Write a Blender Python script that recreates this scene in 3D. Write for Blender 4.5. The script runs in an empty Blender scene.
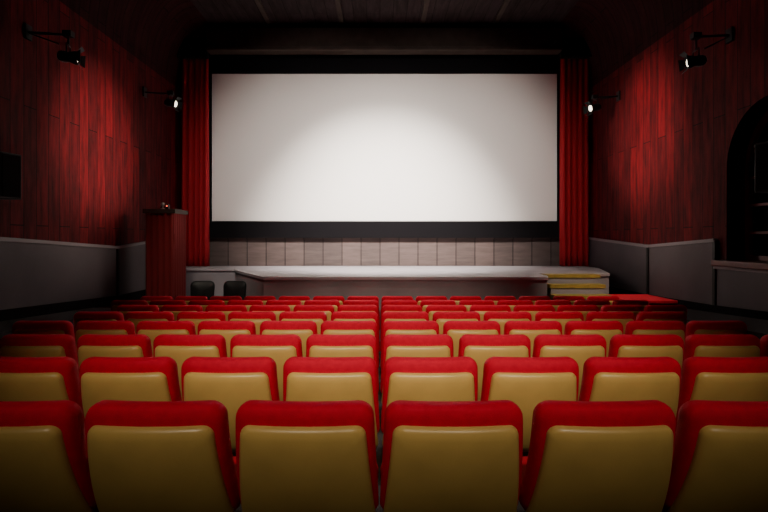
import bpy, math, random
from mathutils import Vector, Matrix
random.seed(4)
S = bpy.context.scene
EYE = 1.475
XL, XR = -4.9, 5.1
YB, YF = -4.0, 13.3
ZC = 6.55
def floor_z(y): return -0.05*(y-2.02)

# ------------------------------------------------------------ materials
def new_mat(name):
    m = bpy.data.materials.new(name); m.use_nodes = True
    nt = m.node_tree; b = nt.nodes["Principled BSDF"]
    return m, nt, b
def simple(name, col, rough=0.6, metal=0.0, noise=0.0, nscale=8.0, bump=0.0, bscale=60.0, spec=0.5, sheen=0.0):
    m, nt, b = new_mat(name)
    b.inputs["Base Color"].default_value = (*col, 1)
    b.inputs["Roughness"].default_value = rough
    b.inputs["Metallic"].default_value = metal
    b.inputs["Specular IOR Level"].default_value = spec
    if sheen:
        b.inputs["Sheen Weight"].default_value = sheen
        b.inputs["Sheen Tint"].default_value = (*[min(1,c*1.2+.0) for c in col], 1)
    tc = nt.nodes.new("ShaderNodeTexCoord")
    if noise:
        n = nt.nodes.new("ShaderNodeTexNoise"); n.inputs["Scale"].default_value = nscale
        n.inputs["Detail"].default_value = 6
        nt.links.new(tc.outputs["Object"], n.inputs["Vector"])
        r = nt.nodes.new("ShaderNodeMapRange")
        r.inputs["From Min"].default_value = .3; r.inputs["From Max"].default_value = .7
        r.inputs["To Min"].default_value = 1-noise; r.inputs["To Max"].default_value = 1+noise*.6
        nt.links.new(n.outputs["Fac"], r.inputs["Value"])
        mx = nt.nodes.new("ShaderNodeVectorMath"); mx.operation = 'SCALE'
        mx.inputs[0].default_value = col
        nt.links.new(r.outputs["Result"], mx.inputs["Scale"])
        nt.links.new(mx.outputs["Vector"], b.inputs["Base Color"])
    if bump:
        n2 = nt.nodes.new("ShaderNodeTexNoise"); n2.inputs["Scale"].default_value = bscale
        n2.inputs["Detail"].default_value = 4
        nt.links.new(tc.outputs["Object"], n2.inputs["Vector"])
        bp = nt.nodes.new("ShaderNodeBump"); bp.inputs["Strength"].default_value = bump
        bp.inputs["Distance"].default_value = .01
        nt.links.new(n2.outputs["Fac"], bp.inputs["Height"])
        nt.links.new(bp.outputs["Normal"], b.inputs["Normal"])
    return m
def emis(name, col, s):
    m, nt, b = new_mat(name)
    b.inputs["Base Color"].default_value = (*col, 1)
    b.inputs["Emission Color"].default_value = (*col, 1)
    b.inputs["Emission Strength"].default_value = s
    return m
def boards(name, c1, c2, mortar, ax, bw, bh, off=.5, rough=.6, msize=.008, stain=.5, bump=.6, spec=.3):
    m, nt, b = new_mat(name)
    b.inputs["Specular IOR Level"].default_value = spec
    tc = nt.nodes.new("ShaderNodeTexCoord")
    sp = nt.nodes.new("ShaderNodeSeparateXYZ"); cb = nt.nodes.new("ShaderNodeCombineXYZ")
    nt.links.new(tc.outputs["Object"], sp.inputs[0])
    nt.links.new(sp.outputs[ax[0]], cb.inputs["X"]); nt.links.new(sp.outputs[ax[1]], cb.inputs["Y"])
    br = nt.nodes.new("ShaderNodeTexBrick")
    br.offset = off
    br.inputs["Scale"].default_value = 1
    br.inputs["Brick Width"].default_value = bw; br.inputs["Row Height"].default_value = bh
    br.inputs["Mortar Size"].default_value = msize; br.inputs["Mortar Smooth"].default_value = .2
    br.inputs["Color1"].default_value = (*c1, 1); br.inputs["Color2"].default_value = (*c2, 1)
    br.inputs["Mortar"].default_value = (*mortar, 1)
    nt.links.new(cb.outputs[0], br.inputs["Vector"])
    mp = nt.nodes.new("ShaderNodeMapping")
    mp.inputs["Scale"].default_value = (.6, 4, 1)
    nt.links.new(cb.outputs[0], mp.inputs["Vector"])
    n = nt.nodes.new("ShaderNodeTexNoise"); n.inputs["Scale"].default_value = 2.5; n.inputs["Detail"].default_value = 8
    n.inputs["Roughness"].default_value = .65
    nt.links.new(mp.outputs[0], n.inputs["Vector"])
    r = nt.nodes.new("ShaderNodeMapRange")
    r.inputs["From Min"].default_value = .3; r.inputs["From Max"].default_value = .7
    r.inputs["To Min"].default_value = 1-stain; r.inputs["To Max"].default_value = 1+stain*.7
    nt.links.new(n.outputs["Fac"], r.inputs["Value"])
    mx = nt.nodes.new("ShaderNodeVectorMath"); mx.operation = 'SCALE'
    nt.links.new(br.outputs["Color"], mx.inputs[0]); nt.links.new(r.outputs["Result"], mx.inputs["Scale"])
    nt.links.new(mx.outputs["Vector"], b.inputs["Base Color"])
    b.inputs["Roughness"].default_value = rough
    bp = nt.nodes.new("ShaderNodeBump"); bp.invert = True
    bp.inputs["Strength"].default_value = bump; bp.inputs["Distance"].default_value = .01
    nt.links.new(br.outputs["Fac"], bp.inputs["Height"])
    bp2 = nt.nodes.new("ShaderNodeBump"); bp2.inputs["Strength"].default_value = .35; bp2.inputs["Distance"].default_value = .01
    nt.links.new(n.outputs["Fac"], bp2.inputs["Height"]); nt.links.new(bp.outputs[0], bp2.inputs["Normal"])
    nt.links.new(bp2.outputs[0], b.inputs["Normal"])
    return m

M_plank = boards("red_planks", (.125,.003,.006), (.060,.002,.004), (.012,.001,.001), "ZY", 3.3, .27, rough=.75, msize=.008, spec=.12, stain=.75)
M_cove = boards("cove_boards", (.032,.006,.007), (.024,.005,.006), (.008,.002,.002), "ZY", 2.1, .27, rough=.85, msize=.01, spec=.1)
M_ceil = boards("ceiling_boards", (.034,.022,.024), (.027,.018,.019), (.012,.008,.008), "YX", 3.0, .3, rough=.85, spec=.1)
M_floor = simple("dark_carpet", (.02,.014,.016), .95, noise=.3, nscale=30, bump=.3)
M_redcarpet = simple("red_carpet", (.70,.004,.03), .9, noise=.2, nscale=40, bump=.3)
M_dado = simple("dado_paint", (.085,.068,.078), .6, noise=.15, nscale=1.5, bump=.05, spec=.3)
M_dadotrim = simple("dado_trim", (.20,.165,.18), .5)
M_black = simple("black_masking", (.006,.005,.006), .9, spec=.1)
M_blackm = simple("black_metal", (.008,.008,.009), .5, spec=.25)
M_lintel = simple("dark_wood", (.040,.025,.020), .7, noise=.3, nscale=4, spec=.2)
M_screen = simple("screen_cloth", (.90,.85,.80), .9, spec=.1)
M_cond = boards("stage_panels", (.115,.080,.072), (.08,.058,.053), (.024,.016,.015), "XZ", .47, 3.0, off=0, rough=.8, msize=.012, stain=.25)
M_stage = simple("stage_deck", (.42,.38,.40), .6, noise=.12, nscale=2, bump=.08)
M_stagef = simple("stage_front", (.31,.27,.29), .7, noise=.15, nscale=2)
M_curt = simple("red_velvet", (.38,.001,.010), .85, bump=.15, sheen=.15)
M_drape = simple("dark_red_drape", (.16,.002,.005), .85, bump=.15)
M_red = simple("red_upholstery", (.52,.001,.026), .8, noise=.12, nscale=25, bump=.25, bscale=220, spec=.2, sheen=.1)
M_yel = simple("mustard_vinyl", (.55,.355,.105), .36, noise=.08, nscale=6, bump=.06, bscale=150, spec=.5)
M_goldlit = simple("gold_lit_step", (.42,.29,.06), .6, noise=.2, nscale=8)  # golden light on the treads, put into their base colour
M_sill = simple("sill_wood", (.12,.015,.012), .5, noise=.3, nscale=8)
M_glass = simple("night_glass", (.01,.01,.014), .12)
M_lens = emis("lamp_lens", (1,.86,.68), 4)
M_pilot = emis("pilot_red", (1,.1,.05), 4)
M_white = simple("white_plastic", (.35,.33,.3), .5)

# ------------------------------------------------------------ builder
class B:
    def __init__(s): s.v=[]; s.f=[]; s.m=[]; s.mats=[]; s.sm=[]
    def mi(s, mat):
        if mat not in s.mats: s.mats.append(mat)
        return s.mats.index(mat)
    def add(s, vs, fs, mat, M=None, smooth=False):
        o=len(s.v); i=s.mi(mat)
        s.v += [ (M@Vector(v)) if M else Vector(v) for v in vs]
        for f in fs: s.f.append([o+k for k in f]); s.m.append(i); s.sm.append(smooth)
    def box(s, x0,x1,y0,y1,z0,z1, mat, M=None):
        vs=[(x,y,z) for x in (x0,x1) for y in (y0,y1) for z in (z0,z1)]
        s.add(vs, [(0,1,3,2),(4,6,7,5),(0,4,5,1),(2,3,7,6),(0,2,6,4),(1,5,7,3)], mat, M)
    def lathe(s, prof, mat, M=None, n=20, cap=True):
        vs=[];fs=[]
        for r,t in prof:
            for k in range(n):
                a=2*math.pi*k/n; vs.append((r*math.cos(a), r*math.sin(a), t))
        for i in range(len(prof)-1):
            for k in range(n):
                k2=(k+1)%n; fs.append((i*n+k,i*n+k2,(i+1)*n+k2,(i+1)*n+k))
        if cap:
            fs.append(tuple(range(n))[::-1]); L=(len(prof)-1)*n; fs.append(tuple(L+k for k in range(n)))
        s.add(vs,fs,mat,M,True)
    def tube(s, p, q, r, mat, n=10):
        p=Vector(p);q=Vector(q);d=q-p
        M=Matrix.Translation(p)@d.to_track_quat('Z','Y').to_matrix().to_4x4()
        s.lathe([(r,0),(r,d.length)],mat,M,n)
    def prism(s, poly, a0, a1, mat, axis='X'):
        n=len(poly)
        def P(u,w,a):
            return (a,u,w) if axis=='X' else ((u,a,w) if axis=='Y' else (u,w,a))
        vs=[P(u,w,a0) for u,w in poly]+[P(u,w,a1) for u,w in poly]
        fs=[tuple(range(n))[::-1], tuple(range(n,2*n))]
        for k in range(n):
            k2=(k+1)%n; fs.append((k,k2,n+k2,n+k))
        s.add(vs,fs,mat)
    def obj(s, name, bevel=0, link=True):
        me=bpy.data.meshes.new(name); me.from_pydata([tuple(v) for v in s.v],[],s.f)
        for m in s.mats: me.materials.append(m)
        for p,i,sm in zip(me.polygons,s.m,s.sm): p.material_index=i; p.use_smooth=sm
        import bmesh
        bm=bmesh.new(); bm.from_mesh(me); bmesh.ops.recalc_face_normals(bm,faces=bm.faces); bm.to_mesh(me); bm.free()
        if not link: return me
        ob=bpy.data.objects.new(name,me); S.collection.objects.link(ob)
        if bevel:
            md=ob.modifiers.new("bevel",'BEVEL'); md.width=bevel; md.segments=2; md.limit_method='ANGLE'
        return ob

# ------------------------------------------------------------ room shell
b=B()
b.prism([(YB,floor_z(YB)),(9.0,floor_z(9.0)),(YF,floor_z(9.0)),(YF,-.8),(YB,-.8)], XL-.3, XR+.3, M_floor)
for x0,x1 in ((XL,-4.02),(4.02,XR)):
    b.prism([(YB,floor_z(YB)+.65),(8.9,floor_z(8.9)+.65),(8.9,floor_z(9)-.1),(YB,floor_z(YB)-.1)], x0,x1, M_floor)
b.obj("floor")

CZ=5.1; CI=.85
cove=[]
for k in range(0,11):
    a=math.radians(90*k/10)
    cove.append((CI*(1-math.cos(a)), CZ+(ZC-CZ)*math.sin(a)))
def wall_sheet(b, X, sgn, y0, y1, prof, mat=None):
    vs=[];n=len(prof)
    for y in (y0,y1):
        for ins,z in prof: vs.append((X+sgn*ins,y,z))
    b.add(vs,[(i,i+1,n+i+1,n+i) for i in range(n-1)],mat or M_plank,None,False)
b=B()
wall_sheet(b,XL,1,YB,YF,[(0,-.8),(0,CZ)]); b.obj("wall_left")
WY0,WY1,WS,WB=6.05,7.8,2.48,1.14
yc=(WY0+WY1)/2; R=(WY1-WY0)/2
b=B()
wall_sheet(b,XR,-1,YB,WY0,[(0,-.8),(0,CZ)]); wall_sheet(b,XR,-1,WY1,YF,[(0,-.8),(0,CZ)])
wall_sheet(b,XR,-1,WY0,WY1,[(0,-.8),(0,WB)])
N=24
arc=[(yc-R*math.cos(math.pi*k/N), WS+R*math.sin(math.pi*k/N)) for k in range(N+1)]
for k in range(N):
    (ya,za),(yb2,zb)=arc[k],arc[k+1]
    b.add([(XR,ya,za),(XR,yb2,zb),(XR,yb2,CZ),(XR,ya,CZ)],[(0,1,2,3)],M_plank)
REC=.36
loop=[(WY0,WB)]+arc+[(WY1,WB)]
for k in range(len(loop)):
    p=loop[k];q=loop[(k+1)%len(loop)]
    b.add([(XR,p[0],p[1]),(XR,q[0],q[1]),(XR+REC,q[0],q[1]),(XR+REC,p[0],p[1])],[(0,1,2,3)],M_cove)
b.obj("wall_right")
# window
b=B()
b.add([(XR+REC-.02,p[0],p[1]) for p in loop],[tuple(range(len(loop)))],M_glass)
def scl(p,d):
    if p[1]>WS:
        v=Vector((p[0]-yc,p[1]-WS)); v=v*(1-d/R); return (yc+v.x,WS+v.y)
    y=p[0]+(d if p[0]<yc else -d); z=p[1]+(d if abs(p[1]-WB)<1e-5 else 0); return (y,z)
for k in range(len(loop)):
    p=loop[k];q=loop[(k+1)%len(loop)];p2=scl(p,.08);q2=scl(q,.08)
    x0,x1=XR+REC-.09,XR+REC-.03
    b.add([(x0,*p),(x0,*q),(x0,*q2),(x0,*p2),(x1,*p2),(x1,*q2)],[(0,1,2,3),(3,2,5,4)],M_sill)
for yy in (yc-.29,yc,yc+.29):
    h=WS+math.sqrt(max(0,R*R-(yy-yc)**2))-.05
    b.box(XR+REC-.08,XR+REC-.03,yy-.02,yy+.02,WB+.05,h,M_sill)
for zz in (1.55,1.95,2.35,2.8):
    hw=R-.04 if zz<WS else math.sqrt(R*R-(zz-WS)**2)-.04
    b.box(XR+REC-.075,XR+REC-.03,yc-hw,yc+hw,zz-.018,zz+.018,M_sill)
b.obj("window_1")
b=B(); b.box(XR-.16,XR+REC-.1,WY0-.12,WY1+.12,WB-.08,WB+.01,M_sill); b.obj("windowsill",.015)

b=B(); b.box(XL,XR,YB-.1,YB,-.8,ZC,M_plank); b.obj("wall_near")
b=B(); b.box(XL-.05,XR+.05,YF,YF+.1,-.8,ZC,M_black); b.obj("wall_far")
b=B(); b.box(XL+CI,XR-CI,YB,YF,ZC,ZC+.1,M_ceil)
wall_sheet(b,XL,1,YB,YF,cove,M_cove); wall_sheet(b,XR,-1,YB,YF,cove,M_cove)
for x in (-2.6,-.9,1.0,2.7): b.box(x-.05,x+.05,YB,12.4,ZC-.06,ZC,M_lintel)
b.obj("ceiling")

# dado panelling
def dado(name, X, sgn, pieces, joints):
    b=B()
    X=X+sgn*.002
    for y0,z0t,y1,z1t in pieces:
        pts=[(y0,z0t),(y1,z1t),(y1,floor_z(min(y1,9))+.6),(y0,floor_z(min(y0,9))+.6)]
        a,c=sorted((X,X+sgn*.04))
        b.prism(pts,a,c,M_dado)
        a,c=sorted((X,X+sgn*.07))
        b.prism([(y0,z0t-.035),(y1,z1t-.035),(y1,z1t+.015),(y0,z0t+.015)],a,c,M_dadotrim)
        b.prism([(y0,floor_z(min(y0,9))+.6),(y1,floor_z(min(y1,9))+.6),(y1,floor_z(min(y1,9))+.76),(y0,floor_z(min(y0,9))+.76)],a,c,M_black)
    for y,zt in joints:
        a,c=sorted((X,X+sgn*.065))
        b.box(a,c,y-.03,y+.03,floor_z(min(y,9))+.7,zt-.03,M_blackm)
    b.obj(name)
dado("trim_1",XL,1,[(YB,2.05,9.8,1.31),(9.8,1.31,11.4,1.42),(11.4,1.42,YF,1.45)],[(9.8,1.33)])
dado("trim_2",XR,-1,[(YB,2.05,5.85,1.53),(5.85,1.05,8.0,1.05),(8.0,1.45,10,1.33),(10,1.33,YF,1.5)],[(10,1.33),(8.0,1.46)])

# ------------------------------------------------------------ stage
ZS=EYE-.687
b=B()
SR=XR-.09; SL=XL+.09
poly=[(SL,13.0),(SL,11.9),(-3.25,11.9),(-3.1,11.4),(-2.05,9.35),(2.95,9.35),(3.06,9.75),(3.06,10.3),(4.45,10.3),(SR,12.2),(SR,13.0)]
poly=poly[::-1]
b.prism(poly,floor_z(9),ZS-.05,M_stagef,'Z')
big=[(x, y-(.04 if y<13 else 0)) for x,y in poly]
b.prism(big,ZS-.05,ZS,M_stage,'Z')
b.obj("stage")
b=B()
for k,(y0,z) in enumerate(((9.98,ZS-.0),(9.73,ZS-.17),(9.48,ZS-.34),(9.23,ZS-.51))):
    b.box(3.14,4.12,y0,10.25 if not k else y0+.27,floor_z(9),z-.03,M_stagef)
    b.box(3.12,4.14,y0-.02,10.25 if not k else y0+.27,z-.06,z,M_goldlit)
b.obj("stage_steps")
b=B()
zc=.42
b.box(4.2,XR-.1,8.95,9.95,floor_z(9)+.0,zc-.05,M_blackm)
b.box(4.18,XR-.08,8.93,9.97,zc-.05,zc,M_redcarpet)
b.obj("carpeted_platform",.01)

b=B(); b.box(-4.3,4.5,13.12,YF-.01,ZS-.2,1.60,M_cond); b.box(-4.3,4.5,13.08,YF-.01,1.45,1.5,M_cond); b.obj("stage_panelling")
# screen
sx0,sx1,sz0,sz1=-4.12,4.34,1.89,5.50
b=B()
b.box(sx0,sx1,13.0,13.03,sz0,sz1,M_screen)
t=.09
b.box(sx0-t,sx1+t,12.96,13.04,sz0-.41,sz0,M_black)
b.box(sx0-t,sx1+t,12.96,13.04,sz1,sz1+.6,M_black)
b.box(sx0-t,sx0,12.96,13.04,sz0,sz1,M_black)
b.box(sx1,sx1+t,12.96,13.04,sz0,sz1,M_black)
b.obj("cinema_screen")
# proscenium lintel
b=B(); b.box(-4.08,4.28,12.45,12.75,5.93,6.42,M_lintel); b.box(-4.08,4.28,12.40,12.75,5.88,5.96,M_lintel)
b.box(-4.0,4.2,12.5,12.7,6.42,ZC-.07,M_black)
b.box(XL+.1,-4.08,12.5,12.65,5.75,6.2,M_black); b.box(4.28,XR-.1,12.5,12.65,5.75,6.2,M_black)
b.obj("proscenium_beam",.01)
# curtains
def curtain(name,x0,x1,y,z0,z1,folds,mat,amp=.095):
    b=B();nx=folds*12;nz=16;vs=[];fs=[]
    ph=random.random()*6
    for j in range(nz+1):
        t=j/nz
        for i in range(nx+1):
            u=i/nx
            a=2*math.pi*folds*u+.35*math.sin(3*t+ph)+.5*math.sin(5*u+ph)
            aa=amp*(.75+.35*math.sin(7*u+ph))*(1-.35*t)
            vs.append((x0+(x1-x0)*u+.012*math.sin(a*1.0+1)*1, y+aa*math.sin(a), z0+(z1-z0)*t))
    for j in range(nz):
        for i in range(nx):
            k=j*(nx+1)+i; fs.append((k,k+1,k+nx+2,k+nx+1))
    b.add(vs,fs,mat,None,True)
    ob=b.obj(name); md=ob.modifiers.new("s",'SOLIDIFY'); md.thickness=.012
    return ob
curtain("stage_curtain",XL+.09,-4.15,12.8,ZS+.01,5.9,5,M_curt)
curtain("stage_curtain",4.34,XR-.09,12.8,ZS+.01,5.9,5,M_curt)

# ------------------------------------------------------------ cinema seats
def outline(wt,wb,z0,z1,r,rb=None):
    rb=rb or r
    P=[]
    def corner(cx,cz,a0,a1,r):
        for k in range(7):
            a=math.radians(a0+(a1-a0)*k/6); P.append((cx+r*math.cos(a),cz+r*math.sin(a)))
    corner(wt/2-r,z1-r,0,90,r); corner(-wt/2+r,z1-r,90,180,r)
    corner(-wb/2+rb,z0+rb,180,270,rb); corner(wb/2-rb,z0+rb,270,360,rb)
    Q=[]
    for i in range(len(P)):
        p=P[i];q=P[(i+1)%len(P)]; d=math.hypot(p[0]-q[0],p[1]-q[1]); n=max(1,int(d/.05))
        for k in range(n): Q.append((p[0]+(q[0]-p[0])*k/n,p[1]+(q[1]-p[1])*k/n))
    return Q
def slab(b,O,rings,fn,mat,c):
    n=len(O);vs=[];fs=[]
    for s,y in rings:
        for x,z in O: vs.append(fn(c[0]+(x-c[0])*s,y,c[1]+(z-c[1])*s))
    for i in range(len(rings)-1):
        for k in range(n):
            k2=(k+1)%n; fs.append((i*n+k,i*n+k2,(i+1)*n+k2,(i+1)*n+k))
    vs.append(fn(c[0],rings[0][1],c[1])); a=len(vs)-1
    vs.append(fn(c[0],rings[-1][1],c[1])); e=len(vs)-1
    L=(len(rings)-1)*n
    for k in range(n):
        k2=(k+1)%n; fs.append((a,k2,k)); fs.append((e,L+k,L+k2))
    b.add(vs,fs,mat,None,True)
def lean(x,y,z):
    t=(z-.40)
    return (x, y + .42*x*x + .17 - .60*t + .64*t*t, z)
b=B()
slab(b,outline(.52,.552,.36,.855,.06,.05),
     [(.1,.0),(.3,-.001),(.5,-.002),(.65,-.001),(.8,-.0),(.93,.004),(.975,.016),(.995,.035),(1,.055),(.995,.08),(.97,.10),(.9,.118),(.6,.128),(.1,.13)],lean,M_red,(0,.61))
slab(b,outline(.462,.536,.27,.785,.04,.05),
     [(.1,-.040),(.3,-.040),(.5,-.038),(.65,-.036),(.8,-.034),(.93,-.028),(.975,-.020),(.995,-.010),(1,.0),(1,.012)],lean,M_yel,(0,.54))
def cush(x,y,z): return (x, z, .40+y-.04*(z-.3)+ (0.0))
slab(b,outline(.54,.50,.16,.62,.06,.04),
     [(.1,-.055),(.8,-.055),(.96,-.045),(1,-.02),(1,.02),(.97,.045),(.85,.062),(.1,.07)],cush,M_red,(0,.39))
for sx in (-1,1):
    b.box(sx*.20-.015,sx*.20+.015,.28,.33,-.02,.36,M_blackm)
    b.box(sx*.20-.015,sx*.20+.015,.12,.56,.32,.36,M_blackm)
    vs=[(sx*.20+dx,y,z-.05*y) for dx in (-.03,.03) for y in (.14,.50) for z in (.0,.03)]
    b.add(vs,[(0,1,3,2),(4,6,7,5),(0,4,5,1),(2,3,7,6),(0,2,6,4),(1,5,7,3)],M_blackm)
seat_me=b.obj("cinema_seat",link=False)
PITCH=.56
for r in range(8):
    y=1.885+.95*r
    nl,nr=(6,6)
    if r>=6: nl=7
    if r>=5: nr=7
    for k in range(-nl,nr):
        o=bpy.data.objects.new("cinema_seat",seat_me); S.collection.objects.link(o)
        o.location=((k+.5)*PITCH+random.uniform(-.004,.004), y, floor_z(y))
        o.rotation_euler=(0,0,random.uniform(-.012,.012))

# ------------------------------------------------------------ draped cabinet, chairs, speakers
b=B()
px0,px1,py0,py1=-4.42,-3.88,10.0,10.6
zt=2.02
n=150
def ring(t):
    L=[px1-px0,py1-py0,px1-px0,py1-py0];tot=sum(L);d=t*tot
    if d<L[0]: return (px0+d,py0,0,-1)
    d-=L[0]
    if d<L[1]: return (px1,py0+d,1,0)
    d-=L[1]
    if d<L[2]: return (px1-d,py1,0,1)
    d-=L[2]; return (px0,py1-d,-1,0)
vs=[];fs=[]
for j in range(7):
    tz=j/6
    for i in range(n):
        x,y,nx_,ny_=ring(i/n); a=.03*(1-.4*tz)*math.sin(2*math.pi*20*i/n)
        vs.append((x+nx_*a,y+ny_*a,floor_z(9)+(zt-.06-floor_z(9))*tz))
for j in range(6):
    for i in range(n):
        i2=(i+1)%n; fs.append((j*n+i,j*n+i2,(j+1)*n+i2,(j+1)*n+i))
b.add(vs,fs,M_drape,None,True)
b.box(px0-.04,px1+.03,py0-.04,py1+.04,zt-.08,zt,M_lintel)
b.obj("draped_cabinet")
b=B()
M=Matrix.Translation((-4.18,10.2,zt))
b.lathe([(.04,0),(.04,.02),(.015,.03),(.015,.07),(.035,.09),(.03,.13),(.0,.14)],M_white,M)
b.box(.06,.12,-.03,.03,0,.10,M_blackm,M); b.box(.08,.10,-.035,-.03,.06,.08,M_pilot,M)
b.obj("desk_lamp")

def chair(x,y,rot):
    b=B(); zf=floor_z(9)
    slab(b,outline(.44,.42,.60,1.02,.09,.06),[(.1,-.02),(.9,-.02),(1,0),(1,.015),(.9,.03),(.1,.03)],lambda X,Y,Z:(X,.22+Y-.6*X*X+.15*(Z-.5),Z),M_blackm,(0,.81))
    slab(b,outline(.44,.46,-.22,.24,.07,.07),[(.1,-.025),(.9,-.025),(1,0),(1,.02),(.9,.035),(.1,.035)],lambda X,Y,Z:(X,Z,.50+Y),M_blackm,(0,0))
    for sx in (-1,1):
        b.tube((sx*.19,.20,.48),(sx*.19,.27,.75),.013,M_blackm)
        b.tube((sx*.19,.20,.48),(sx*.22,.26,.0),.013,M_blackm)
        b.tube((sx*.19,-.18,.48),(sx*.22,-.23,.0),.013,M_blackm)
        b.tube((sx*.2,.2,.40),(sx*.2,-.2,.40),.01,M_blackm)
        b.tube((sx*.22,.22,.62),(sx*.23,-.12,.66),.018,M_blackm)
        b.tube((sx*.23,-.12,.66),(sx*.2,-.16,.48),.012,M_blackm)
    o=b.obj("stacking_chair"); o.location=(x,y,zf); o.rotation_euler=(0,0,rot)
chair(-3.28,9.66,.15); chair(-2.74,9.66,-.1)

def speaker(x,y,z,sx,sy,sz,rz,wallx):
    b=B()
    M=Matrix.Translation((x,y,z))@Matrix.Rotation(rz,4,'Z')
    b.box(-sx/2,sx/2,-sy/2,sy/2,-sz/2,sz/2,M_blackm,M)
    b.box(-sx/2-.012,-sx/2,-sy/2+.02,sy/2-.02,-sz/2+.02,sz/2-.02,M_black,M)
    b.box(sx/2,sx/2+.012,-sy/2+.02,sy/2-.02,-sz/2+.02,sz/2-.02,M_black,M)
    b.tube((x,y,z),(wallx,y,z+.05),.025,M_blackm)
    w=.012 if wallx<0 else -.012
    b.box(min(wallx,wallx+w),max(wallx,wallx+w),y-.08,y+.08,z-.08,z+.15,M_blackm)
    b.obj("wall_speaker",.012)
speaker(-4.66,6.55,2.24,.24,.30,.56,-.2,XL+.002)
speaker(4.46,5.92,2.27,.30,.34,.56,math.pi+.3,XR-.002)

# ------------------------------------------------------------ lamps
def add_spot(name,loc,target,power,angle,blend,col,radius=.06,parent=None):
    L=bpy.data.lights.new(name,'SPOT'); L.energy=power; L.spot_size=math.radians(angle); L.spot_blend=blend
    L.color=col; L.shadow_soft_size=radius
    o=bpy.data.objects.new(name,L); S.collection.objects.link(o)
    o.location=loc; d=Vector(target)-Vector(loc); o.rotation_euler=d.to_track_quat('-Z','Y').to_euler()
    if parent: o.parent=parent
    return o
def lamp(name,pos,target,mount,power,angle,blend=.8,col=(1,.86,.7),R=.085,L=.26,lens=M_lens,radius=.06):
    pos=Vector(pos);d=(Vector(target)-pos).normalized()
    M=Matrix.Translation(pos)@d.to_track_quat('Z','Y').to_matrix().to_4x4()
    b=B()
    b.lathe([(.0,-L*.5),(R*.55,-L*.5),(R*.8,-L*.42),(R*.85,-L*.15),(R*.85,L*.1),(R*1.1,L*.3),(R*1.12,L*.5),(R*1.0,L*.5),(R*.95,L*.42),(R*.5,L*.40)],M_blackm,M,24,False)
    for t in (-.3,-.2,-.1): b.lathe([(R*.8,L*t),(R*.95,L*t),(R*.95,L*(t+.03)),(R*.8,L*(t+.03))],M_blackm,M,24,False)
    b.lathe([(.0,L*.42),(R*.72,L*.42)],lens,M,24,False)
    for a in range(4):
        Mr=M@Matrix.Rotation(a*math.pi/2,4,'Z')
        w=R*.8
        b.add([(R*1.08,-w,L*.5),(R*1.08,w,L*.5),(R*1.7,w*1.3,L*.5+R*.6),(R*1.7,-w*1.3,L*.5+R*.6)],[(0,1,2,3)],M_blackm,Mr)
    mount=Vector(mount)
    up=pos+Vector((0,0,R*1.9))
    side=d.cross(Vector((0,0,1))).normalized()*R*1.15
    for s in (-1,1):
        b.tube(pos+side*s,up+side*s,.010,M_blackm)
    b.tube(up-side,up+side,.010,M_blackm)
    if abs(mount.z-ZC)<.02:
        b.tube(up,(up.x,up.y,ZC),.014,M_blackm)
        b.lathe([(.06,0),(.06,.03)],M_blackm,Matrix.Translation((up.x,up.y,ZC-.03)))
    else:
        b.tube(up,(up.x,up.y,mount.z),.014,M_blackm)
        b.tube((up.x,up.y,mount.z),mount,.018,M_blackm)
        b.tube((up.x+(mount.x-up.x)*.25,up.y,up.z+.02),(mount.x,mount.y,mount.z-.0),.010,M_blackm)
        w=.03 if mount.x<0 else -.03
        b.box(min(mount.x,mount.x+w),max(mount.x,mount.x+w),mount.y-.07,mount.y+.07,mount.z-.1,mount.z+.1,M_blackm)
        b.box(up.x-.06,up.x+.06,up.y-.05,up.y+.05,mount.z-.03,mount.z+.05,M_blackm)
    o=b.obj(name)
    add_spot("bulb",pos+d*(L*.5+.01),target,power,angle,blend,col,radius,o)
    return o
ML=XL+.002; MR=XR-.002
lamp("wall_spotlight",(-4.38,7.45,4.02),(5.1,10.3,3.5),(ML,7.35,4.33),6500,20,1.0)
lamp("wall_spotlight",(-4.38,11.1,4.30),(5.1,9.6,2.3),(ML,11.0,4.50),1300,20,1.0)
lamp("wall_spotlight",(4.62,7.75,4.06),(-4.9,9.2,3.1),(MR,7.7,4.42),6500,20,1.0)
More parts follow.
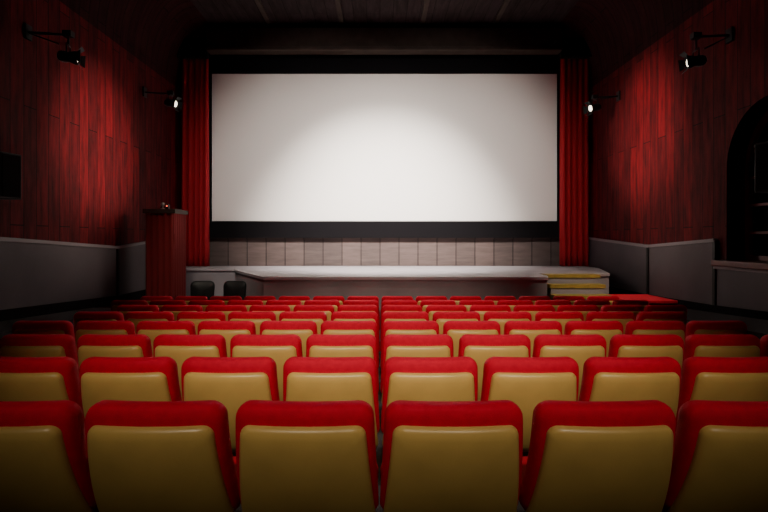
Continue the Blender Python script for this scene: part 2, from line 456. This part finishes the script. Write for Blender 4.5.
lamp("wall_spotlight",(4.62,11.4,4.28),(-4.9,9.0,2.2),(MR,11.3,4.50),1300,20,1.0)
# stage lights on the ceiling
sc=(1,.93,.86)
lamp("fill_spotlight",(-1.7,5.6,6.1),(-1.2,12.9,2.5),(-1.7,5.6,ZC),1800,64,1.0,sc,.11,.34,radius=.15)
lamp("fill_spotlight",(1.9,5.6,6.1),(1.4,12.9,2.5),(1.9,5.6,ZC),1800,64,1.0,sc,.11,.34,radius=.15)
lamp("fill_spotlight",(.1,7.0,6.1),(.1,12.9,1.4),(.1,7.0,ZC),9500,58,1.0,sc,.11,.34,radius=.15)
# unseen fill spots, added to brighten the steps and stage front
ac=(1,.88,.70)
lamp("fill_spotlight",(2.6,5.4,6.1),(4.0,9.5,.5),(2.6,5.4,ZC),1000,24,1.0,ac,.11,.34,radius=.1)
lamp("fill_spotlight",(-2.6,5.4,6.1),(-3.3,10.2,.5),(-2.6,5.4,ZC),700,28,1.0,ac,.11,.34,radius=.1)
# auditorium lights
lamp("fill_spotlight",(-1.3,-2.6,5.9),(-.3,4.6,.6),(-1.3,-2.6,ZC),2000,34,1.0,ac,.11,.34,radius=.25)
lamp("fill_spotlight",(1.3,-2.6,5.9),(.5,4.6,.6),(1.3,-2.6,ZC),2000,34,1.0,ac,.11,.34,radius=.25)
lamp("fill_spotlight",(0.1,7.9,6.1),(0,6.6,.5),(0.1,7.9,ZC),1000,76,1.0,ac,.11,.34,radius=.25)

# ------------------------------------------------------------ world + camera
w=bpy.data.worlds.new("night"); S.world=w; w.use_nodes=True
w.node_tree.nodes["Background"].inputs[0].default_value=(.05,.06,.1,1)
w.node_tree.nodes["Background"].inputs[1].default_value=.1
cam=bpy.data.cameras.new("camera"); co=bpy.data.objects.new("camera",cam); S.collection.objects.link(co)
co.location=(0,0,EYE); co.rotation_euler=(math.radians(90),0,0)
cam.sensor_width=36; cam.lens=530/768*36
cam.shift_x=4/768; cam.shift_y=-18/768; cam.clip_start=.05
S.camera=co
